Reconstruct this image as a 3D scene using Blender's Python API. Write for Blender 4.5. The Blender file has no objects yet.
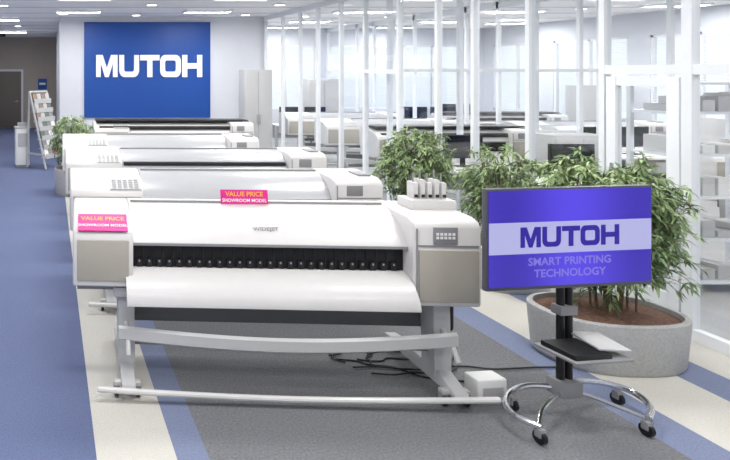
import bpy, bmesh, math, random
from mathutils import Matrix, Vector
from mathutils.geometry import tessellate_polygon
random.seed(7)
scene = bpy.context.scene
scene.view_settings.view_transform = 'Standard'
scene.view_settings.exposure = 0.0

# ------------------------------------------------------------------ materials
MATS = {}
def mat(name, col, rough=0.5, metal=0.0, var=0.0, scale=20.0, bump=0.0, emit=0.0, emit_col=None, coat=0.0):
    if name in MATS: return MATS[name]
    m = bpy.data.materials.new(name); m.use_nodes = True
    nt = m.node_tree; b = nt.nodes['Principled BSDF']
    c = tuple((v/255.0)**2.2 for v in col)+(1,)
    b.inputs['Base Color'].default_value = c
    b.inputs['Roughness'].default_value = rough
    b.inputs['Metallic'].default_value = metal
    b.inputs['Coat Weight'].default_value = coat
    if emit > 0:
        ec = tuple((v/255.0)**2.2 for v in (emit_col or col))+(1,)
        b.inputs['Emission Color'].default_value = ec
        b.inputs['Emission Strength'].default_value = emit
    tc = nt.nodes.new('ShaderNodeTexCoord')
    n = nt.nodes.new('ShaderNodeTexNoise'); n.inputs['Scale'].default_value = scale
    n.inputs['Detail'].default_value = 4
    nt.links.new(tc.outputs['Object'], n.inputs['Vector'])
    v = max(var, 0.01)
    r = nt.nodes.new('ShaderNodeValToRGB')
    r.color_ramp.elements[0].position = 0.3; r.color_ramp.elements[1].position = 0.7
    r.color_ramp.elements[0].color = tuple(x*(1-v) for x in c[:3])+(1,)
    r.color_ramp.elements[1].color = tuple(min(1, x*(1+v)) for x in c[:3])+(1,)
    nt.links.new(n.outputs['Fac'], r.inputs['Fac'])
    nt.links.new(r.outputs['Color'], b.inputs['Base Color'])
    if bump > 0:
        bp = nt.nodes.new('ShaderNodeBump'); bp.inputs['Strength'].default_value = bump
        bp.inputs['Distance'].default_value = 0.01
        nt.links.new(n.outputs['Fac'], bp.inputs['Height'])
        nt.links.new(bp.outputs['Normal'], b.inputs['Normal'])
    MATS[name] = m
    return m

white = mat('printer_white_plastic', (207, 205, 203), 0.38, coat=0.1)
silver = mat('printer_silver_lid', (176, 177, 180), 0.28, 0.15)
beige = mat('printer_beige_panel', (168, 163, 152), 0.45)
lgrey = mat('light_grey_paint', (186, 186, 186), 0.4)
mgrey = mat('mid_grey_plastic', (140, 140, 142), 0.45)
fabric = mat('catch_fabric', (112, 112, 113), 0.8)
black = mat('black_plastic', (22, 22, 25), 0.4)
roller = mat('pinch_roller_black', (27, 27, 30), 0.7)
dark = mat('dark_slot', (38, 38, 42), 0.6)
bezel = mat('bezel_grey', (78, 78, 84), 0.35)
chrome = mat('chrome', (225, 225, 228), 0.15, 1.0)
pink = mat('magenta_label', (212, 35, 130), 0.5)
orange = mat('orange_print', (250, 170, 60), 0.5)
paper = mat('paper_white', (235, 235, 232), 0.7)
blue_sign = mat('blue_sign_panel', (8, 70, 150), 0.45, var=0.02, scale=1)
letter_w = mat('letter_white', (245, 245, 248), 0.5)
wallm = mat('wall_paint', (212, 215, 222), 0.8, var=0.02, scale=3, bump=0.05)
hallm = mat('hall_wall_paint', (180, 170, 160), 0.8, var=0.02, scale=3)
frame = mat('white_frame_paint', (232, 235, 238), 0.4)
ceilm = mat('ceiling_tile', (244, 244, 246), 0.85, var=0.02, scale=6)
carpet_blue = mat('carpet_blue', (95, 105, 138), 0.95, var=0.18, scale=90, bump=0.4)
carpet_blue2 = mat('carpet_blue_stripe', (116, 125, 151), 0.95, var=0.16, scale=90, bump=0.4)
carpet_cream = mat('carpet_cream', (198, 195, 187), 0.95, var=0.08, scale=90, bump=0.4)
carpet_grey = mat('carpet_grey', (110, 111, 114), 0.95, var=0.25, scale=70, bump=0.5)
office_floor = mat('carpet_office', (172, 172, 172), 0.9, var=0.1, scale=60)
concrete = mat('planter_stone', (176, 176, 175), 0.8, var=0.12, scale=60, bump=0.2)
soil = mat('soil', (112, 84, 70), 0.95, var=0.4, scale=50, bump=0.8)
wood = mat('stem_wood', (120, 105, 78), 0.8, var=0.2)
desk_m = mat('desk_laminate', (228, 226, 222), 0.4)
chair_m = mat('chair_fabric', (58, 62, 70), 0.9, var=0.1, scale=60)
screen_off = mat('monitor_glass', (30, 34, 42), 0.15)
door_m = mat('door_grey', (112, 104, 98), 0.5)
yellow = mat('yellow_paper', (190, 175, 105), 0.6)
red = mat('red_paper', (150, 95, 85), 0.6)
green_p = mat('green_paper', (105, 120, 108), 0.6)
blue_p = mat('blue_paper', (40, 90, 170), 0.6)
brown_p = mat('brown_paper', (140, 122, 108), 0.6)

def grad_screen():
    m = bpy.data.materials.new('screen_blue'); m.use_nodes = True
    nt = m.node_tree; b = nt.nodes['Principled BSDF']; b.inputs['Roughness'].default_value = .3
    tc = nt.nodes.new('ShaderNodeTexCoord'); w = nt.nodes.new('ShaderNodeTexWave')
    w.inputs['Scale'].default_value = .35; w.inputs['Distortion'].default_value = 1.5; w.inputs['Detail'].default_value = 1
    r = nt.nodes.new('ShaderNodeValToRGB')
    r.color_ramp.elements[0].color = (.028, .010, .38, 1); r.color_ramp.elements[1].color = (.085, .05, .78, 1)
    nt.links.new(tc.outputs['Object'], w.inputs['Vector']); nt.links.new(w.outputs['Fac'], r.inputs['Fac'])
    nt.links.new(r.outputs['Color'], b.inputs['Emission Color']); b.inputs['Emission Strength'].default_value = .9
    b.inputs['Base Color'].default_value = (.02, .015, .10, 1)
    return m
scr_blue = grad_screen()
scr_band = mat('screen_band', (90, 90, 120), 0.3, emit=0.62, emit_col=(200, 200, 250))
scr_text = mat('screen_text', (20, 12, 80), 0.3, emit=0.5, emit_col=(62, 34, 190))
scr_sub = mat('screen_subtext', (60, 60, 110), 0.3, emit=0.6, emit_col=(150, 138, 250))
downl = mat('downlight_lens', (255, 250, 240), 0.4, emit=5, emit_col=(255, 248, 238))

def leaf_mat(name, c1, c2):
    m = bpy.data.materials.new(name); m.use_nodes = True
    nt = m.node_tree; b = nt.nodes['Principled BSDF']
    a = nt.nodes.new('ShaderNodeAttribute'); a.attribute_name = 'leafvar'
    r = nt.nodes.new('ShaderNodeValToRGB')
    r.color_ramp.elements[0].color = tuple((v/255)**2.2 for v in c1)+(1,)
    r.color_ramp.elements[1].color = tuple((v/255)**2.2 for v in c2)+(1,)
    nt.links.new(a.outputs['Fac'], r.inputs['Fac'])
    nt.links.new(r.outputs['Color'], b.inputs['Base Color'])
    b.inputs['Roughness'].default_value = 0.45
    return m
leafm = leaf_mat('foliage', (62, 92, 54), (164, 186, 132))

def glass_mat():
    m = bpy.data.materials.new('clear_glass'); m.use_nodes = True
    nt = m.node_tree; nt.nodes.remove(nt.nodes['Principled BSDF'])
    out = nt.nodes['Material Output']
    t = nt.nodes.new('ShaderNodeBsdfTransparent'); t.inputs[0].default_value = (0.97, 0.98, 0.99, 1)
    g = nt.nodes.new('ShaderNodeBsdfGlossy'); g.inputs['Roughness'].default_value = 0.03
    mx = nt.nodes.new('ShaderNodeMixShader'); mx.inputs[0].default_value = 0.06
    nt.links.new(t.outputs[0], mx.inputs[1]); nt.links.new(g.outputs[0], mx.inputs[2])
    nt.links.new(mx.outputs[0], out.inputs['Surface'])
    return m
glass = glass_mat()

# ------------------------------------------------------------------ mesh builder
class MB:
    def __init__(s, name):
        s.name = name; s.v = []; s.f = []; s.mi = []; s.mats = []; s.xf = Matrix.Identity(4); s.var = {}
    def m(s, mt):
        if mt not in s.mats: s.mats.append(mt)
        return s.mats.index(mt)
    def raw(s, vs, fs, mt, var=None):
        o = len(s.v); k = s.m(mt)
        s.v += [s.xf @ Vector(p) for p in vs]
        for f in fs:
            if var is not None: s.var[len(s.f)] = var
            s.f.append([i+o for i in f]); s.mi.append(k)
    def bm(s, bm, mt, bevel=0, seg=2):
        bmesh.ops.recalc_face_normals(bm, faces=bm.faces)
        if bevel > 0:
            es = [e for e in bm.edges if len(e.link_faces) == 2 and e.calc_face_angle(0) > 0.5]
            bmesh.ops.bevel(bm, geom=es, offset=bevel, segments=seg, affect='EDGES', profile=0.6, clamp_overlap=True)
        bm.verts.index_update()
        s.raw([v.co.copy() for v in bm.verts], [[v.index for v in f.verts] for f in bm.faces], mt)
        bm.free()
    def box(s, x0, x1, y0, y1, z0, z1, mt, bevel=0, seg=2, rot=None):
        bm = bmesh.new(); bmesh.ops.create_cube(bm, size=1)
        c = Vector(((x0+x1)/2, (y0+y1)/2, (z0+z1)/2))
        for v in bm.verts:
            p = Vector((v.co.x*(x1-x0), v.co.y*(y1-y0), v.co.z*(z1-z0)))
            if rot: p = rot @ p
            v.co = p+c
        s.bm(bm, mt, bevel, seg)
    def prism(s, prof, x0, x1, mt, bevel=0, seg=2):
        """prof: list of (y,z) extruded along x"""
        bm = bmesh.new()
        a = [bm.verts.new((x0, y, z)) for y, z in prof]
        b = [bm.verts.new((x1, y, z)) for y, z in prof]
        n = len(prof)
        bm.faces.new(a); bm.faces.new(b[::-1])
        for i in range(n):
            bm.faces.new((a[i], b[i], b[(i+1) % n], a[(i+1) % n]))
        bmesh.ops.recalc_face_normals(bm, faces=bm.faces)
        if bevel > 0:
            s.bm(bm, mt, bevel, seg)
        else:
            bmesh.ops.triangulate(bm, faces=[f for f in bm.faces if len(f.verts) > 4])
            s.bm(bm, mt)
    def cyl(s, p0, p1, r, mt, seg=14, r2=None):
        s.tube([p0, p1], r, mt, seg, r2)
    def tube(s, pts, r, mt, seg=8, r2=None):
        pts = [Vector(p) for p in pts]; n = len(pts)
        vs = []; fs = []
        prev = None
        for i, p in enumerate(pts):
            d = (pts[min(i+1, n-1)]-pts[max(i-1, 0)]).normalized()
            if prev is None:
                u = d.cross(Vector((0, 0, 1)))
                if u.length < 1e-3: u = d.cross(Vector((1, 0, 0)))
            else:
                u = prev - d*prev.dot(d)
            u.normalize(); prev = u.copy(); w = d.cross(u)
            rr = r if r2 is None else r+(r2-r)*i/(n-1)
            for k in range(seg):
                a = 2*math.pi*k/seg
                vs.append(p+u*math.cos(a)*rr+w*math.sin(a)*rr)
        for i in range(n-1):
            for k in range(seg):
                k2 = (k+1) % seg
                fs.append([i*seg+k, i*seg+k2, (i+1)*seg+k2, (i+1)*seg+k])
        fs.append(list(range(seg))[::-1]); fs.append([(n-1)*seg+k for k in range(seg)])
        s.raw(vs, fs, mt)
    def lathe_oval(s, prof, rx, ry, cx, cy, mt, seg=40, p=2.0):
        vs = []; fs = []
        for sc, z in prof:
            for k in range(seg):
                a = 2*math.pi*k/seg; c = math.cos(a); t = math.sin(a)
                e = 2.0/p
                vs.append((cx+math.copysign(abs(c)**e, c)*rx*sc, cy+math.copysign(abs(t)**e, t)*ry*sc, z))
        for i in range(len(prof)-1):
            for k in range(seg):
                k2 = (k+1) % seg
                fs.append([i*seg+k, i*seg+k2, (i+1)*seg+k2, (i+1)*seg+k])
        fs.append(list(range(seg))[::-1]); fs.append([(len(prof)-1)*seg+k for k in range(seg)])
        s.raw(vs, fs, mt)
    def caster(s, x, y, z=0.0, r=0.035, mt=None):
        s.cyl((x-0.012, y, z+r), (x+0.012, y, z+r), r, mt or black, 14)
        s.box(x-0.02, x+0.02, y-0.02, y+0.02, z+r, z+2*r+0.01, mgrey, 0.005)
    def text(s, txt, size, M, mt, bold=0.0, xs=1.0, align='CENTER'):
        cu = bpy.data.curves.new('t', 'FONT'); cu.body = txt; cu.size = size; cu.offset = bold
        cu.align_x = align; cu.resolution_u = 3
        ob = bpy.data.objects.new('t', cu); scene.collection.objects.link(ob)
        dg = bpy.context.evaluated_depsgraph_get(); me = ob.evaluated_get(dg).to_mesh()
        vs = [M @ Vector((v.co.x*xs, v.co.y, v.co.z)) for v in me.vertices]
        fs = [list(p.vertices) for p in me.polygons]
        s.raw(vs, fs, mt)
        ob.evaluated_get(dg).to_mesh_clear()
        bpy.data.objects.remove(ob); bpy.data.curves.remove(cu)
    def build(s, loc=(0, 0, 0), rz=0.0, smooth=True):
        me = bpy.data.meshes.new(s.name)
        me.from_pydata([tuple(v) for v in s.v], [], s.f)
        for mt in s.mats: me.materials.append(mt)
        me.polygons.foreach_set('material_index', s.mi)
        if smooth:
            me.polygons.foreach_set('use_smooth', [True]*len(me.polygons))
            me.set_sharp_from_angle(angle=math.radians(32))
        if s.var:
            at = me.color_attributes.new('leafvar', 'FLOAT_COLOR', 'CORNER')
            for p in me.polygons:
                c = s.var.get(p.index, 0.3)
                for li in p.loop_indices: at.data[li].color = (c, c, c, 1)
        me.update()
        ob = bpy.data.objects.new(s.name, me); scene.collection.objects.link(ob)
        ob.location = loc; ob.rotation_euler = (0, 0, rz)
        return ob

UP_FRONT = Matrix(((1, 0, 0, 0), (0, 0, -1, 0), (0, 1, 0, 0), (0, 0, 0, 1)))

def arc(cx, cy, r, a0, a1, n=6):
    return [(cx+r*math.cos(math.radians(a0+(a1-a0)*i/n)), cy+r*math.sin(math.radians(a0+(a1-a0)*i/n))) for i in range(n+1)]
def wide_letters(mb, M, h, mt, depth, xs=0.78):
    st = .29
    polys = []
    x = 0
    polys.append([(x+a, b) for a, b in [(0, 0), (0, 1), (.38, 1), (.62, .42), (.86, 1), (1.24, 1), (1.24, 0), (.97, 0), (.97, .62), (.73, 0), (.51, 0), (.27, .62), (.27, 0)]]); x += 1.33
    u = arc(.32, .32, .32, 180, 270)+arc(.83, .32, .32, 270, 360)+[(1.15, 1), (1.15-st, 1)]+arc(.76, .35, .1, 0, -90)+arc(.39, .35, .1, -90, -180)+[(st, 1), (0, 1)]
    polys.append([(x+a, b) for a, b in u]); x += 1.21
    polys.append([(x+a, b) for a, b in [(0, 1), (1.12, 1), (1.12, .75), (.71, .75), (.71, 0), (.41, 0), (.41, .75), (0, .75)]]); x += 1.15
    outer = arc(.3, .3, .3, 180, 270)+arc(.9, .3, .3, 270, 360)+arc(.9, .7, .3, 0, 90)+arc(.3, .7, .3, 90, 180)
    inner = arc(.39, .35, .1, 180, 270)+arc(.81, .35, .1, 270, 360)+arc(.81, .65, .1, 0, 90)+arc(.39, .65, .1, 90, 180)
    ring = ([(x+a, b) for a, b in outer], [(x+a, b) for a, b in inner]); x += 1.28
    polys.append([(x+a, b) for a, b in [(0, 0), (0, 1), (st, 1), (st, .63), (.86, .63), (.86, 1), (1.15, 1), (1.15, 0), (.86, 0), (.86, .38), (st, .38), (st, 0)]]); x += 1.15
    W = x
    T = lambda p, z: M @ Vector(((p[0]-W/2)*h*xs, (p[1]-.5)*h, z))
    for p in polys:
        n = len(p)
        tris = tessellate_polygon([[Vector((a, b, 0)) for a, b in p]])
        vs = [T(q, depth) for q in p]+[T(q, 0) for q in p]
        fs = [list(t) for t in tris]
        if depth > 0: fs += [[i, (i+1) % n, n+(i+1) % n, n+i] for i in range(n)]
        mb.raw(vs, fs, mt)
    o, i_ = ring; n = len(o)
    vs = [T(q, depth) for q in o]+[T(q, depth) for q in i_]+[T(q, 0) for q in o]+[T(q, 0) for q in i_]
    fs = []
    for k in range(n):
        k2 = (k+1) % n
        fs.append([k, k2, n+k2, n+k])
        if depth > 0:
            fs.append([k, 2*n+k, 2*n+k2, k2]); fs.append([n+k, n+k2, 3*n+k2, 3*n+k])
    mb.raw(vs, fs, mt)

# ------------------------------------------------------------------ room
XP = 5.05; CZ = 3.4; XL = -2.4; XR = 13.0; YB = -1.5; YS = 14.1; YO = 18.0; YH = 22.5
fl = MB('floor')
strips = [(XL, .254, carpet_blue), (.254, .69, carpet_cream), (.69, .866, carpet_blue2), (.866, 3.48, carpet_grey),
          (3.48, 3.76, carpet_blue2), (3.76, 4.33, carpet_cream), (4.33, 4.64, carpet_blue2), (4.64, XP, carpet_cream), (XP, XR, office_floor)]
for a, b, mt in strips:
    y1 = YH if a < .25 else YO
    fl.raw([(a, YB, 0), (b, YB, 0), (b, y1, 0), (a, y1, 0)], [[0, 1, 2, 3]], mt)
fl.raw([(XL, YB, -.1), (XR, YB, -.1), (XR, YH, -.1), (XL, YH, -.1)], [[3, 2, 1, 0]], carpet_grey)
fl.build(smooth=False)

ce = MB('ceiling')
ce.box(XL, XR, YB, YH, CZ, CZ+.1, ceilm)
ce.build(smooth=False)
tr = MB('trim_1')
for y in [v*1.2 for v in range(0, 18)]:
    tr.box(XL, XR, y, y+.02, CZ-.008, CZ-.001, lgrey)
tr.build(smooth=False)

def wall(name, x0, x1, y0, y1, z0=0, z1=CZ, mt=wallm):
    w = MB(name); w.box(x0, x1, y0, y1, z0, z1, mt); return w.build(smooth=False)
wall('wall_left', XL-.12, XL, YB, YH)
wall('wall_rear', XL, XR, YB-.12, YB)
wall('wall_hall_end', XL, .23, YH, YH+.12, mt=hallm)
wall('wall_hall_side', .23, .35, YS+.15, YH)
wall('wall_sign', .23, XP+.05, YS, YS+.15)
wall('wall_store', XP-.05, XP+.05, YS+.15, YO)
b = MB('baseboard_sign'); b.box(.23, XP-.06, YS-.015, YS, 0, .08, mgrey); b.build(smooth=False)
def window_wall(name, horiz, a0, a1, c, wins, zs, ze):
    w = MB(name)
    def bx(p, q, z0, z1):
        if horiz: w.box(p, q, c, c+.15, z0, z1, wallm)
        else: w.box(c, c+.15, p, q, z0, z1, wallm)
    bx(a0, a1, 0, zs); bx(a0, a1, ze, CZ)
    p = a0
    for s, e in wins:
        bx(p, s, zs, ze); p = e
    bx(p, a1, zs, ze)
    w.build(smooth=False)
winsb = [(6.2, 8.0), (8.4, 10.2), (10.6, 12.4)]
winsr = [(1, 3), (3.5, 5.5), (6, 8), (8.5, 10.5), (11, 13), (13.5, 15.5), (15.9, 17.6)]
window_wall('wall_back', True, XP-.05, XR, YO, winsb, 1.0, 2.9)
window_wall('wall_right', False, YB, YO, XR, winsr, 1.0, 2.9)
k = 1
for hz, ws, c in ((True, winsb, YO), (False, winsr, XR)):
    for s, e in ws:
        w = MB('window_%d' % k); k += 1
        def bx(p, q, d0, d1, z0, z1, mt):
            if hz: w.box(p, q, c+d0, c+d1, z0, z1, mt)
            else: w.box(c+d0, c+d1, p, q, z0, z1, mt)
        bx(s, s+.05, .02, .1, 1.0, 2.9, frame); bx(e-.05, e, .02, .1, 1.0, 2.9, frame)
        bx(s, e, .02, .1, 1.0, 1.05, frame); bx(s, e, .02, .1, 2.85, 2.9, frame)
        bx((s+e)/2-.02, (s+e)/2+.02, .02, .1, 1.0, 2.9, frame)
        bx(s+.05, e-.05, .055, .062, 1.05, 2.85, glass)
        for i in range(30):
            bx(s+.05, e-.05, -.0, .03, 2.82-i*.055, 2.829-i*.055, paper)
        w.build(smooth=False)

d = MB('door_1')
d.box(-2.15, -1.0, YH-.04, YH-.002, 0, 2.2, frame)
d.box(-2.07, -1.08, YH-.07, YH-.03, 0.01, 2.12, door_m, .004)
d.cyl((-1.2, YH-.13, 1.0), (-1.2, YH-.07, 1.0), .015, chrome); d.cyl((-1.32, YH-.12, 1.0), (-1.19, YH-.12, 1.0), .012, chrome)
d.build()
sg = MB('hall_sign'); sg.box(-.45, -.12, YH-.03, YH-.001, 1.45, 1.85, blue_p, .003)
sg.box(-.4, -.17, YH-.034, YH-.03, 1.62, 1.7, paper); sg.build()
hl = MB('hall_lamp_track'); hl.box(-2.2, -1.5, 20, 20.2, 3.28, CZ-.001, dark, .01); hl.build()

# glazed partition
posts_y = [-1.4, -.6, .2, 1.0, 1.8, 2.6, 3.5, 4.73, 5.46, 6.31, 7.13, 7.8, 8.66, 9.6, 10.4, 11.3, 12.1, 13.0, 14.04]
pt = MB('glass_partition')
for i, y in enumerate(posts_y):
    w = .04 if i in (7,) else .028
    pt.box(XP-.035, XP+.035, y-w, y+w, 0, CZ, frame, .004)
pt.box(XP-.033, XP+.033, YB, YS, 0, .09, frame)
pt.box(XP-.033, XP+.033, YB, YS, CZ-.1, CZ, frame)
pt.box(XP-.03, XP+.03, 3.5, 5.46, 2.08, 2.16, frame)
pt.box(XP-.03, XP+.03, 8.66, 9.6, 2.08, 2.14, frame)
for i in range(len(posts_y)-1):
    if i == 7:
        pt.box(XP-.006, XP+.006, posts_y[i]+.03, posts_y[i+1]-.03, 2.16, CZ-.1, glass)
    else:
        pt.box(XP-.006, XP+.006, posts_y[i]+.03, posts_y[i+1]-.03, .09, CZ-.1, glass)
for (a, b_) in ((4.79, 4.89), (5.33, 5.42)):
    pt.box(XP-.03, XP+.03, a, b_, .1, 2.06, frame, .004)
pt.box(XP-.02, XP+.02, 4.89, 5.33, .1, .3, frame); pt.box(XP-.02, XP+.02, 4.89, 5.33, 1.98, 2.06, frame)
pt.box(XP-.005, XP+.005, 4.89, 5.33, .3, 1.98, glass)
pt.cyl((XP-.09, 5.3, .9), (XP-.09, 5.3, 1.3), .013, chrome); pt.cyl((XP-.09, 5.3, .95), (XP-.02, 5.35, .95), .008, chrome); pt.cyl((XP-.09, 5.3, 1.25), (XP-.02, 5.35, 1.25), .008, chrome)
pt.build()
ip = MB('glass_partition')
xx, ya, yb_, n = 8.3, 9.4, 17.9, 10
for i in range(n+1):
    y = ya+(yb_-ya)*i/n
    ip.box(xx-.03, xx+.03, y-.03, y+.03, 0, CZ, frame)
ip.box(xx-.03, xx+.03, ya, yb_, CZ-.12, CZ, frame); ip.box(xx-.03, xx+.03, ya, yb_, 0, .1, frame)
ip.box(xx-.03, xx+.03, ya, yb_, 2.1, 2.15, frame)
ip.box(xx-.004, xx+.004, ya, yb_, .1, 2.1, glass)
ip.build()
cp = MB('glass_partition')
for i in range(8):
    x = 5.2+i*1.08
    cp.box(x, x+.06, 9.2, 9.27, 0, CZ, frame)
cp.box(5.2, 12.9, 9.2, 9.28, CZ-.1, CZ, frame); cp.box(5.2, 12.9, 9.22, 9.26, 2.1, 2.15, frame)
cp.build()

s = MB('wall_sign_panel')
s.box(.80, 3.76, YS-.04, YS-.001, 1.03, 3.27, blue_sign, .004)
wide_letters(s, Matrix.Translation((2.32, YS-.04, 2.24)) @ UP_FRONT, .52, letter_w, .03, .78)
s.build(smooth=False)

LP = .78
def ceil_light(x, y, w, l, power):
    c = MB('ceiling_light')
    c.box(x-w/2-.03, x-w/2, y-l/2, y+l/2, CZ-.05, CZ-.009, frame)
    c.box(x+w/2, x+w/2+.03, y-l/2, y+l/2, CZ-.05, CZ-.009, frame)
    c.box(x-w/2-.03, x+w/2+.03, y-l/2-.03, y-l/2, CZ-.05, CZ-.009, frame)
    c.box(x-w/2-.03, x+w/2+.03, y+l/2, y+l/2+.03, CZ-.05, CZ-.009, frame)
    ob = c.build(smooth=False)
    ld = bpy.data.lights.new('lamp', 'AREA'); ld.shape = 'RECTANGLE'; ld.size = w; ld.size_y = l
    ld.energy = power*LP; ld.color = (1, .985, .965)
    lo = bpy.data.objects.new('lamp', ld); scene.collection.objects.link(lo)
    lo.location = (x, y, CZ-.03); lo.parent = ob
for y in (.6, 3.0, 5.4, 7.8, 10.2, 12.6):
    ceil_light(.6, y, .9, .4, 55 if y < 7 else 62); ceil_light(3.3, y, .9, .4, 55 if y < 7 else 62)
for y in (2, 8, 14.5, 19.0): ceil_light(-1.2, y, .9, .4, 50)
for y in (3.0, 6.6, 10.2, 12.6, 15.0, 17.0):
    ceil_light(6.5, y, .9, .4, 72); ceil_light(9.8, y, .9, .4, 72)
for y in (6.6, 11.4, 15.6): ceil_light(11.9, y, .9, .4, 72)
# small recessed round downlights
dl = MB('recessed_downlights')
for (x, y) in [(-.9, 11.6), (.3, 13.3), (1.95, 11.5), (1.95, 13.6), (4.4, 11.5), (4.4, 13.5), (-.9, 16.8), (7.9, 14.0), (7.9, 16.2), (5.9, 13.9), (11.2, 14.0), (10.8, 12.2)]:
    dl.cyl((x, y, CZ-.018), (x, y, CZ-.009), .12, frame, 20)
    dl.cyl((x, y, CZ-.022), (x, y, CZ-.017), .09, downl, 20)
dl.build()

# ------------------------------------------------------------------ printers
def printer(loc, rz, W, style=0):
    p = MB('wide_format_printer')
    LB = .40 if style == 0 else .66
    RB = .42
    lid_m = white if style in (0, 2) else silver
    p.prism([(.0, .68), (.0, .98), (.03, 1.045), (.16, 1.11), (.40, 1.165), (.50, 1.165), (.56, 1.10), (.56, .68)], 0, LB, white, .022, 3)
    p.box(.03, LB-.03, -.008, .01, .72, .99, beige, .006)
    p.box(.03, LB-.03, .1, .45, .63, .69, mgrey)
    x0 = W-RB
    p.prism([(-.02, .60), (-.02, 1.10), (.0, 1.14), (.06, 1.16), (.48, 1.175), (.56, 1.12), (.56, .60)], x0, W, white, .022, 3)
    p.box(x0+.03, W-.02, -.03, -.01, .63, .965, beige, .008)
    p.box(x0+.02, W-.02, -.024, -.016, .985, .995, mgrey)
    p.box(x0+.015, x0+.022, -.028, -.018, .62, 1.10, mgrey)
    if style == 0:
        p.box(x0+.12, x0+.27, -.026, -.018, 1.0, 1.11, mgrey, .003)
        for i in range(5):
            for j in range(4):
                if (i*3+j*5) % 3: p.box(x0+.135+i*.025, x0+.152+i*.025, -.029, -.025, 1.012+j*.023, 1.028+j*.023, paper)
    a, b_ = LB, x0
    lid = [(.52, 1.12), (.50, 1.165), (.40, 1.17), (.28, 1.145), (.16, 1.085), (.08, 1.01), (.05, .965), (.05, .945), (.09, .94), (.30, .94), (.52, .94)]
    p.prism(lid, a-.004, b_+.004, lid_m)
    p.box(a, b_, .045, .052, .946, .962, mgrey)
    p.box(a+.01, b_-.01, .37, .395, 1.166, 1.178, mgrey)
    p.box(a, b_, .11, .20, .79, .945, roller)
    p.box(a, b_, .09, .15, .765, .79, lgrey)
    n = int((b_-a)/.068)
    for i in range(n):
        x = a+.03+i*(b_-a-.05)/n
        p.box(x, x+.035, .088, .12, .79, .845, roller, .004)
        p.box(x+.012, x+.022, .085, .09, .825, .838, mgrey)
        p.box(x+.045, x+.050, .105, .112, .80, .93, dark)
    p.box(a, b_, .15, .54, .64, .95, white)
    ap = [(.15, .79), (.09, .79), (.03, .775), (-.04, .735), (-.09, .68), (-.115, .625), (-.115, .60), (-.10, .595), (-.08, .63), (-.02, .68), (.15, .69)]
    p.prism(ap, a-.05 if style == 0 else a, b_-.004, white)
    p.box(a, b_, .0, .15, .64, .69, mgrey)
    p.cyl((a, .63, .82), (b_, .63, .82), .07, paper, 16)
    p.box(a-.02, a, .5, .7, .75, .95, mgrey); p.box(b_, b_+.02, .5, .7, .75, .95, mgrey)
    for x, sgn in ((.36, -1), (W-.19, 1)):
        p.prism([(.06, .10), (.08, .66), (.24, .66), (.22, .10)], x-.055, x+.055, lgrey, .012)
        p.box(x-.085, x+.085, .04, .5, .60, .665, lgrey, .01)
        p.prism([(-.14, .07), (-.13, .105), (.05, .16), (.35, .16), (.74, .115), (.76, .07)], x-.045, x+.045, lgrey, .012)
        p.caster(x-.075, -.06); p.caster(x+.065, -.06); p.caster(x, .68)
        p.box(x-.09, x+.08, -.085, -.035, .075, .10, lgrey, .004)
        p.tube([(x, .08, .42), (x, -.02, .38), (x, -.10, .28)], .016, lgrey, 8)
    p.box(.4, W-.22, .25, .34, .36, .47, fabric, .012)
    N = 24
    p.tube([(.16+(W-.14)*i/N, -.15, .085-.03*math.sin(math.pi*i/N)) for i in range(N+1)], .019, white, 10)
    vs = []; fs = []
    for i in range(N+1):
        x = .30+(W-.46)*i/N; sg_ = math.sin(math.pi*i/N)
        zc_ = .40-.04*sg_
        for (dy, dz) in ((0, .045), (-.018, .03), (-.02, -.035), (0, -.05), (.02, -.035), (.02, .035)):
            vs.append((x, -.03+dy-.05*sg_, zc_+dz))
    for i in range(N):
        for j in range(6):
            j2 = (j+1) % 6; fs.append([i*6+j, (i+1)*6+j, (i+1)*6+j2, i*6+j2])
    fs.append(list(range(6))); fs.append([N*6+j for j in range(6)][::-1])
    p.raw(vs, fs, lgrey)
    p.cyl((.42, .16, .27), (W-.25, .16, .27), .03, mgrey, 12)
    p.box(W-.12, W-.02, .22, .36, .34, .60, black, .03, 3)
    if style == 0:
        p.box(W-.31, W-.01, .22, .40, 1.165, 1.23, white, .008)
        for i in range(5):
            xx = W-.265+i*.047
            p.box(xx, xx+.030, .27, .36, 1.23, 1.34+.02*(i % 2), white, .004)
            p.cyl((xx+.015, .31, 1.34), (xx+.015, .31, 1.40+.02*(i % 2)), .006, mgrey, 6)
            p.box(xx+.004, xx+.026, .266, .27, 1.24, 1.26, dark)
        p.xf = Matrix.Translation((.20, .09, 1.087)) @ Matrix.Rotation(math.radians(27), 4, 'X')
        p.box(-.165, .165, -.09, .075, .0, .006, pink)
        p.text('VALUE PRICE', .05, Matrix.Translation((0, .01, .008)), orange, .001)
        p.text('SHOWROOM MODEL', .034, Matrix.Translation((0, -.05, .008)), paper, .0005)
        p.xf = Matrix.Translation((1.21, .34, 1.165)) @ Matrix.Rotation(math.radians(-12), 4, 'X')
        p.box(-.165, .165, -.004, .004, .0, .10, pink)
        p.text('VALUE PRICE', .045, Matrix.Translation((0, -.006, .055)) @ UP_FRONT, orange, .001)
        p.text('SHOWROOM MODEL', .032, Matrix.Translation((0, -.006, .015)) @ UP_FRONT, paper, .0005)
        p.xf = Matrix.Translation(((a+b_)/2, .115, 1.045)) @ Matrix.Rotation(math.radians(46), 4, 'X')
        p.text('WIDEJET', .036, Matrix.Translation((0, -.01, .006)), mgrey, .001, 1.2)
        p.xf = Matrix.Identity(4)
    else:
        p.xf = Matrix.Translation((LB-.16, .095, 1.078)) @ Matrix.Rotation(math.radians(27), 4, 'X')
        p.box(-.14, .14, -.075, .08, 0, .008, lgrey, .003)
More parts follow.
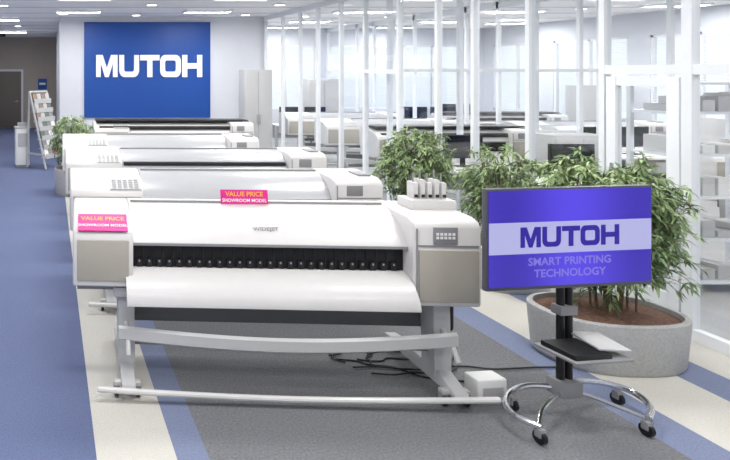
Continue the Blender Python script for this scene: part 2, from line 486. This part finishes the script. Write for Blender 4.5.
        for i in range(5):
            for j in range(5):
                p.box(-.12+i*.05, -.085+i*.05, -.065+j*.028, -.050+j*.028, .008, .011, mgrey)
        p.xf = Matrix.Identity(4)
        p.box(x0+.10, x0+.24, -.026, -.018, 1.01, 1.10, mgrey, .004)
        p.box(x0+.26, x0+.37, .10, .30, 1.16, 1.18, mgrey, .004)
    if style == 2:
        p.box(.05, W-.05, .16, .52, 1.165, 1.20, black, .008)
        p.box(.1, W-.1, .06, .14, 1.03, 1.09, dark, .01)
    if style == 3:
        p.box(a+.02, b_-.02, .06, .12, 1.01, 1.05, dark, .01)
    return p.build(loc, rz)
printer((.15, 3.97, 0), -math.radians(3), 2.60, 0)
printer((.18, 5.36, 0), -math.radians(1.5), 2.75, 1)
printer((.18, 6.95, 0), -math.radians(1), 3.0, 3)
printer((.18, 8.6, 0), -math.radians(1), 2.8, 1)
printer((.82, 11.1, 0), 0, 2.95, 2)
for (x, y, W, st) in ((5.35, 9.8, 2.6, 2), (5.35, 11.6, 2.6, 1), (5.35, 13.5, 2.6, 1), (8.7, 11.0, 2.7, 1), (8.7, 13.2, 2.7, 2), (8.2, 7.4, 2.6, 1)):
    printer((x, y, 0), 0, W, st)

# ------------------------------------------------------------------ television on trolley
def cat(pts, n=6):
    out = []
    P = [pts[0]]+pts+[pts[-1]]
    for i in range(1, len(P)-2):
        for k in range(n):
            u = k/n
            p0, p1, p2, p3 = [Vector(q) for q in P[i-1:i+3]]
            out.append(.5*((2*p1)+(p2-p0)*u+(2*p0-5*p1+4*p2-p3)*u*u+(3*p1-p0-3*p2+p3)*u**3))
    out.append(Vector(pts[-1])); return out
t = MB('television_trolley')
w, h = 1.11, .60
zc = 1.115
base = Matrix.Translation((3.095, 3.60, 0)) @ Matrix.Rotation(math.radians(7), 4, 'Z')
t.xf = base
t.box(-w/2, w/2, -.03, .005, zc-h/2, zc+h/2, bezel, .008)
t.box(-w/2+.2, w/2-.2, .005, .07, zc-.2, zc+.2, black, .01)
sx, z0, z1 = w/2-.012, zc-h/2+.022, zc+h/2-.012
t.box(-sx, sx, -.034, -.031, z0, z1, scr_blue)
t.box(-sx, sx, -.036, -.034, zc-.085, zc+.10, scr_band)
wide_letters(t, Matrix.Translation((-.01, -.0365, zc+.012)) @ UP_FRONT, .12, scr_text, .001, .9)
t.text('SMART PRINTING', .064, Matrix.Translation((-.01, -.0355, zc-.155)) @ UP_FRONT, scr_sub, .0015, 1.1)
t.text('TECHNOLOGY', .064, Matrix.Translation((-.01, -.0355, zc-.225)) @ UP_FRONT, scr_sub, .0015, 1.1)
t.xf = base @ Matrix.Translation((.11, 0, 0))
t.box(-.06, .06, .07, .12, .95, 1.3, mgrey, .005)
t.cyl((-.028, .11, .15), (-.028, .11, 1.2), .022, black); t.cyl((.028, .11, .15), (.028, .11, 1.2), .022, black)
t.box(-.06, .06, .075, .145, .60, .66, mgrey, .01)
t.box(-.07, .07, .05, .17, .10, .2, mgrey, .015)
t.box(-.24, .14, -.18, .09, .43, .445, mgrey, .006)
t.box(-.22, .02, -.16, .06, .445, .475, black, .008)
t.box(.0, .17, -.15, .10, .480, .492, lgrey, .004, rot=Matrix.Rotation(math.radians(-14), 3, 'Z'))
t.box(-.06, .06, .06, .15, .36, .44, mgrey, .01)
t.tube(cat([(0, .11, .14), (-.16, .18, .13), (-.32, .155, .115), (-.45, .06, .105), (-.51, -.06, .10), (-.46, -.18, .10)]), .018, chrome, 10)
t.tube(cat([(0, .11, .14), (.17, .19, .13), (.36, .17, .115), (.44, .07, .105), (.38, -.07, .10), (.22, -.19, .10)]), .018, chrome, 10)
t.tube(cat([(-.46, -.16, .10), (-.3, -.03, .105), (-.12, .06, .12), (0, .09, .13), (.1, .04, .12), (.22, -.17, .10)]), .012, chrome, 8)
t.caster(-.46, -.17, 0, .038); t.caster(.22, -.18, 0, .038); t.caster(.40, .13, 0, .038); t.caster(-.32, .15, 0, .038)
t.xf = Matrix.Identity(4)
t.build()

# ------------------------------------------------------------------ plants
def planter_plant(name, cx, cy, rx, ry, ph, crown_r, crown_ry, ztop, n_leaves, seed, pp=2.4, zlow=None):
    rnd = random.Random(seed)
    m = MB(name)
    m.lathe_oval([(.90, 0), (.95, .03), (1, ph-.05), (1, ph-.01), (.98, ph), (.92, ph), (.90, ph-.05)], rx, ry, 0, 0, concrete, 44, pp)
    m.lathe_oval([(.91, ph-.08), (.90, ph-.03), (.5, ph-.01)], rx, ry, 0, 0, soil, 30, pp)
    zl = zlow or ph
    zc_ = (zl+ztop)/2+.02; rz_ = (ztop-zl)/2
    for i in range(16):
        a = rnd.uniform(0, 6.28); r0 = rnd.uniform(.05, .45)
        bx, by = math.cos(a)*r0*rx, math.sin(a)*r0*ry
        tx, ty = math.cos(a)*crown_r*rnd.uniform(.3, .95), math.sin(a)*crown_ry*rnd.uniform(.3, .95)
        zt = ph+(ztop-ph)*rnd.uniform(.65, .97)
        pts = []
        for k_ in range(7):
            u = k_/6
            pts.append((bx+(tx-bx)*u**1.6, by+(ty-by)*u**1.6, ph-.02+(zt-ph)*math.sin(u*1.5)))
        m.tube(pts, .008, wood, 5, .003)
    ntw = n_leaves//16
    for i in range(ntw):
        while True:
            q = Vector((rnd.uniform(-1, 1), rnd.uniform(-1, 1), rnd.uniform(-1, 1)))
            if .2 < q.length < 1: break
        q = q.normalized()*q.length**.6
        lump = .86+.17*math.sin(q.x*7+seed)*math.cos(q.z*6+q.y*5)
        base = Vector((q.x*crown_r*lump, q.y*crown_ry*lump, zc_+q.z*rz_*lump))
        if base.z < ph+.04: continue
        out = Vector((q.x, q.y, 0)).normalized() if Vector((q.x, q.y)).length > .01 else Vector((1, 0, 0))
        d0 = (out*.6+Vector((rnd.uniform(-.6, .6), rnd.uniform(-.6, .6), rnd.uniform(.2, .9)))).normalized()
        L = rnd.uniform(.12, .22); pts = []
        for k_ in range(5):
            u = k_/4
            pts.append(base+d0*L*u+Vector((0, 0, -.13*u*u)))
        m.tube(pts, .0022, wood, 3)
        shade = rnd.random()
        for k_ in range(16):
            u = rnd.uniform(.05, 1); j = min(3, int(u*4)); f = u*4-j
            p0 = pts[j].lerp(pts[j+1], f)
            dr_ = (d0*.6+Vector((rnd.uniform(-.9, .9), rnd.uniform(-.9, .9), rnd.uniform(-1.1, .2)))).normalized()
            l = rnd.uniform(.05, .095); wd = l*rnd.uniform(.10, .15)
            sd = dr_.cross(Vector((rnd.uniform(-.4, .4), rnd.uniform(-.4, .4), 1))).normalized()
            up = sd.cross(dr_)
            tip = p0+dr_*l+Vector((0, 0, -l*.25)); mid = p0+dr_*l*.45
            vs = [p0, mid+sd*wd+up*wd*.3, tip, mid-sd*wd+up*wd*.3, mid]
            if max(v_.x for v_ in vs)+cx > XP-.05: continue
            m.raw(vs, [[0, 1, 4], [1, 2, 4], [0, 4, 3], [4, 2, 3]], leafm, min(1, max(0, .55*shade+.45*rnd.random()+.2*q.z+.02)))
    return m.build((cx, cy, 0))
planter_plant('potted_shrub', 4.10, 4.43, .48, .34, .36, .43, .36, 1.50, 10500, 3, 2.5, .45)
planter_plant('potted_shrub', 4.50, 5.95, .38, .32, .42, .28, .30, 1.38, 5000, 11)
planter_plant('potted_shrub', 4.42, 7.25, .42, .34, .45, .34, .34, 1.42, 6000, 21)
planter_plant('potted_shrub', .38, 10.35, .30, .30, .45, .33, .3, 1.38, 3500, 31)

# ------------------------------------------------------------------ leaflet rack + display plinth
r = MB('leaflet_rack')
for x in (-.28, .28):
    r.tube([(x, -.25, .02), (x, .22, 1.68)], .025, lgrey, 8)
    r.tube([(x, .28, .02), (x, .22, 1.68)], .025, lgrey, 8)
    r.box(x-.01, x+.01, -.22, .27, .3, .34, lgrey)
r.tube([(-.28, .22, 1.66), (.28, .22, 1.66)], .025, lgrey)
cols = [paper, lgrey, brown_p, mgrey, green_p, lgrey, red, mgrey, brown_p, yellow]
for tr_ in range(7):
    z = .26+tr_*.195; y = -.25+.47*(z-.02)/1.66
    r.box(-.28, .28, y-.07, y+.08, z-.02, z, lgrey)
    r.box(-.28, .28, y-.08, y-.07, z-.02, z+.08, lgrey)
    for i in range(4):
        x = -.27+i*.137
        r.box(x, x+.125, y-.03, y+.03, z, z+.19, cols[(i*3+tr_*7) % 10], rot=Matrix.Rotation(math.radians(-14), 3, 'X'))
r.build((-.10, 13.2, 0), math.radians(50))
r = MB('display_plinth')
r.box(-.15, .15, -.15, .15, .05, .86, paper, .012); r.box(-.13, .13, -.13, .13, 0, .05, mgrey)
r.box(-.17, .17, -.17, .17, .86, .89, lgrey, .005); r.box(-.10, .10, -.05, .05, .89, .98, lgrey, .004)
r.box(-.11, .11, -.156, -.15, .45, .75, lgrey)
r.build((-.62, 13.35, 0), .15)

def cabinet(x, y, w, h, nm='tall_cabinet'):
    c = MB(nm); a = w/2
    c.box(-a, a, -.2, .2, .0, h, lgrey, .01)
    c.box(-a+.02, -.005, -.215, -.198, .08, h-.05, lgrey, .005); c.box(.005, a-.02, -.215, -.198, .08, h-.05, lgrey, .005)
    m_ = h*.5
    c.cyl((-.03, -.235, m_-.1), (-.03, -.235, m_+.1), .01, chrome); c.cyl((.03, -.235, m_-.1), (.03, -.235, m_+.1), .01, chrome)
    for s_ in (-.03, .03):
        for z_ in (m_-.08, m_+.08): c.cyl((s_, -.235, z_), (s_, -.21, z_), .006, chrome, 6)
    c.build((x, y, 0))
cabinet(4.55, 13.3, .6, 2.15)
for (x, y, w, h) in ((7.8, 9.75+7.5, .9, 1.9), (5.7, 17.6, 1.0, 1.9), (12.3, 10.0, .9, 1.8), (12.3, 13.6, .9, 1.8), (11.2, 9.8, .8, 1.35), (7.55, 8.7, .8, 1.2), (11.0, 7.0, .9, 1.25)):
    cabinet(x, y, w, h, 'office_cabinet')

# ------------------------------------------------------------------ office furniture
def desk(x, y, w=1.5, d_=.75, mon=1, rz=0):
    m = MB('office_desk')
    m.box(-w/2, w/2, -d_/2, d_/2, .70, .73, desk_m, .004)
    for a in (-w/2+.04, w/2-.04):
        m.box(a-.025, a+.025, -d_/2+.05, d_/2-.05, 0, .03, lgrey); m.box(a-.025, a+.025, -.06, .06, .03, .70, lgrey)
    m.box(-w/2+.06, w/2-.06, d_/2-.05, d_/2-.03, .35, .70, lgrey)
    m.box(w/2-.45, w/2-.08, -.3, .25, .05, .66, white, .005)
    for q in range(3): m.box(w/2-.44, w/2-.09, -.31, -.298, .08+q*.19, .25+q*.19, lgrey, .003)
    m.build((x, y, 0), rz)
    for i in range(mon):
        o = MB('computer_monitor')
        o.box(-.27, .27, -.02, .02, .12, .46, black, .008); o.box(-.255, .255, -.023, -.019, .135, .445, screen_off)
        o.box(-.03, .03, .01, .04, .01, .3, black); o.box(-.12, .12, -.08, .1, 0, .012, black, .004)
        xo = (-.33+.66*i) if mon > 1 else -.1
        cs, sn = math.cos(rz), math.sin(rz)
        o.build((x+xo*cs-.1*sn, y+xo*sn+.1*cs, .7305), rz+random.uniform(-.2, .2))
def chair(x, y, rz):
    m = MB('office_chair')
    m.box(-.24, .24, -.23, .23, .43, .50, chair_m, .03, 3)
    m.box(-.22, .22, .20, .26, .58, 1.02, chair_m, .028, 3)
    m.box(-.03, .03, .22, .27, .44, .65, black, .01)
    m.cyl((0, 0, .1), (0, 0, .44), .025, mgrey)
    for k_ in range(5):
        a = k_*1.2566
        m.tube([(0, 0, .12), (math.cos(a)*.28, math.sin(a)*.28, .075)], .018, black, 6)
        m.cyl((math.cos(a)*.28-.012, math.sin(a)*.28, .028), (math.cos(a)*.28+.012, math.sin(a)*.28, .028), .028, black, 10)
    for s_ in (-1, 1):
        m.tube([(s_*.22, .05, .45), (s_*.28, .05, .52), (s_*.28, .05, .66), (s_*.28, -.15, .67)], .014, black, 6)
    m.build((x, y, 0), rz)
for (x, y, mn, ch) in [(6.7, 7.5, 1, 1), (11.9, 8.3, 1, 0), (6.6, 15.6, 2, 1), (9.9, 15.6, 2, 1), (9.4, 9.9, 2, 0), (11.6, 17.0, 2, 1), (6.1, 8.6, 1, 0)]:
    desk(x, y, 1.5, .75, mn)
    if ch: chair(x+random.uniform(-.2, .2), y-.85, math.pi+random.uniform(-.5, .5))
m = MB('office_copier')
m.box(-.32, .32, -.3, .3, .04, .72, white, .02, 3); m.box(-.34, .34, -.32, .32, .78, .95, lgrey, .02, 3)
m.box(-.30, .30, -.2, .28, .72, .78, dark); m.box(-.36, .36, -.3, .32, .955, 1.08, white, .03, 3)
m.box(-.1, .25, -.40, -.3, .93, .96, dark, .006)
for q in range(3): m.box(-.3, .3, -.31, -.298, .1+q*.2, .27+q*.2, lgrey, .004)
for a in (-.27, .27):
    for b2 in (-.25, .25): m.cyl((a, b2, 0), (a, b2, .05), .02, black)
m.build((8.6, 5.9, 0))
sh = MB('shelving_unit')
for x in (-.5, .5):
    for y in (-.2, .2): sh.box(x-.02, x+.02, y-.02, y+.02, 0, 2.0, frame)
for i, z in enumerate((.1, .5, .9, 1.3, 1.7, 1.98)):
    sh.box(-.5, .5, -.2, .2, z, z+.025, frame)
    if z < 1.9:
        for j in range(6):
            hh = random.uniform(.06, .2)
            sh.box(-.45+j*.15, -.33+j*.15, -.15, .12, z+.025, z+.025+hh, random.choice([paper, lgrey, white, paper, lgrey, white]), .004)
sh.build((6.35, 5.85, 0))

# ------------------------------------------------------------------ floor clutter
pb = MB('power_supply_box')
pb.box(-.1, .1, -.06, .06, 0, .15, paper, .012, 3); pb.box(-.07, .07, -.063, -.058, .04, .10, lgrey)
pb.build((2.80, 3.86, 0), .1)
cb = MB('power_cables')
rnd = random.Random(5)
for i in range(8):
    pts = []; x, y = 2.15+rnd.uniform(-.1, .2), 4.15+rnd.uniform(.0, .3)
    a = rnd.uniform(0, 6)
    for k_ in range(10):
        pts.append((x, y, .008+.004*(i % 3))); a += rnd.uniform(-1.1, 1.1); x += math.cos(a)*.09+.012*i; y += math.sin(a)*.05
        y = max(4.06, y)
    cb.tube(cat(pts, 4), .006, dark, 6)
cb.build()

# ------------------------------------------------------------------ world + camera
wd = bpy.data.worlds.new('World'); scene.world = wd; wd.use_nodes = True
bg = wd.node_tree.nodes['Background']; bg.inputs[0].default_value = (.9, .95, 1, 1); bg.inputs[1].default_value = 1.3
cam = bpy.data.cameras.new('camera'); co = bpy.data.objects.new('camera', cam); scene.collection.objects.link(co)
co.location = (0, 0, 2.1); co.rotation_euler = (math.pi/2, 0, 0)
cam.sensor_width = 36; cam.lens = 600/730*36
cam.shift_x = (365-50)/730; cam.shift_y = -(230-72)/730
cam.clip_start = .05
scene.camera = co
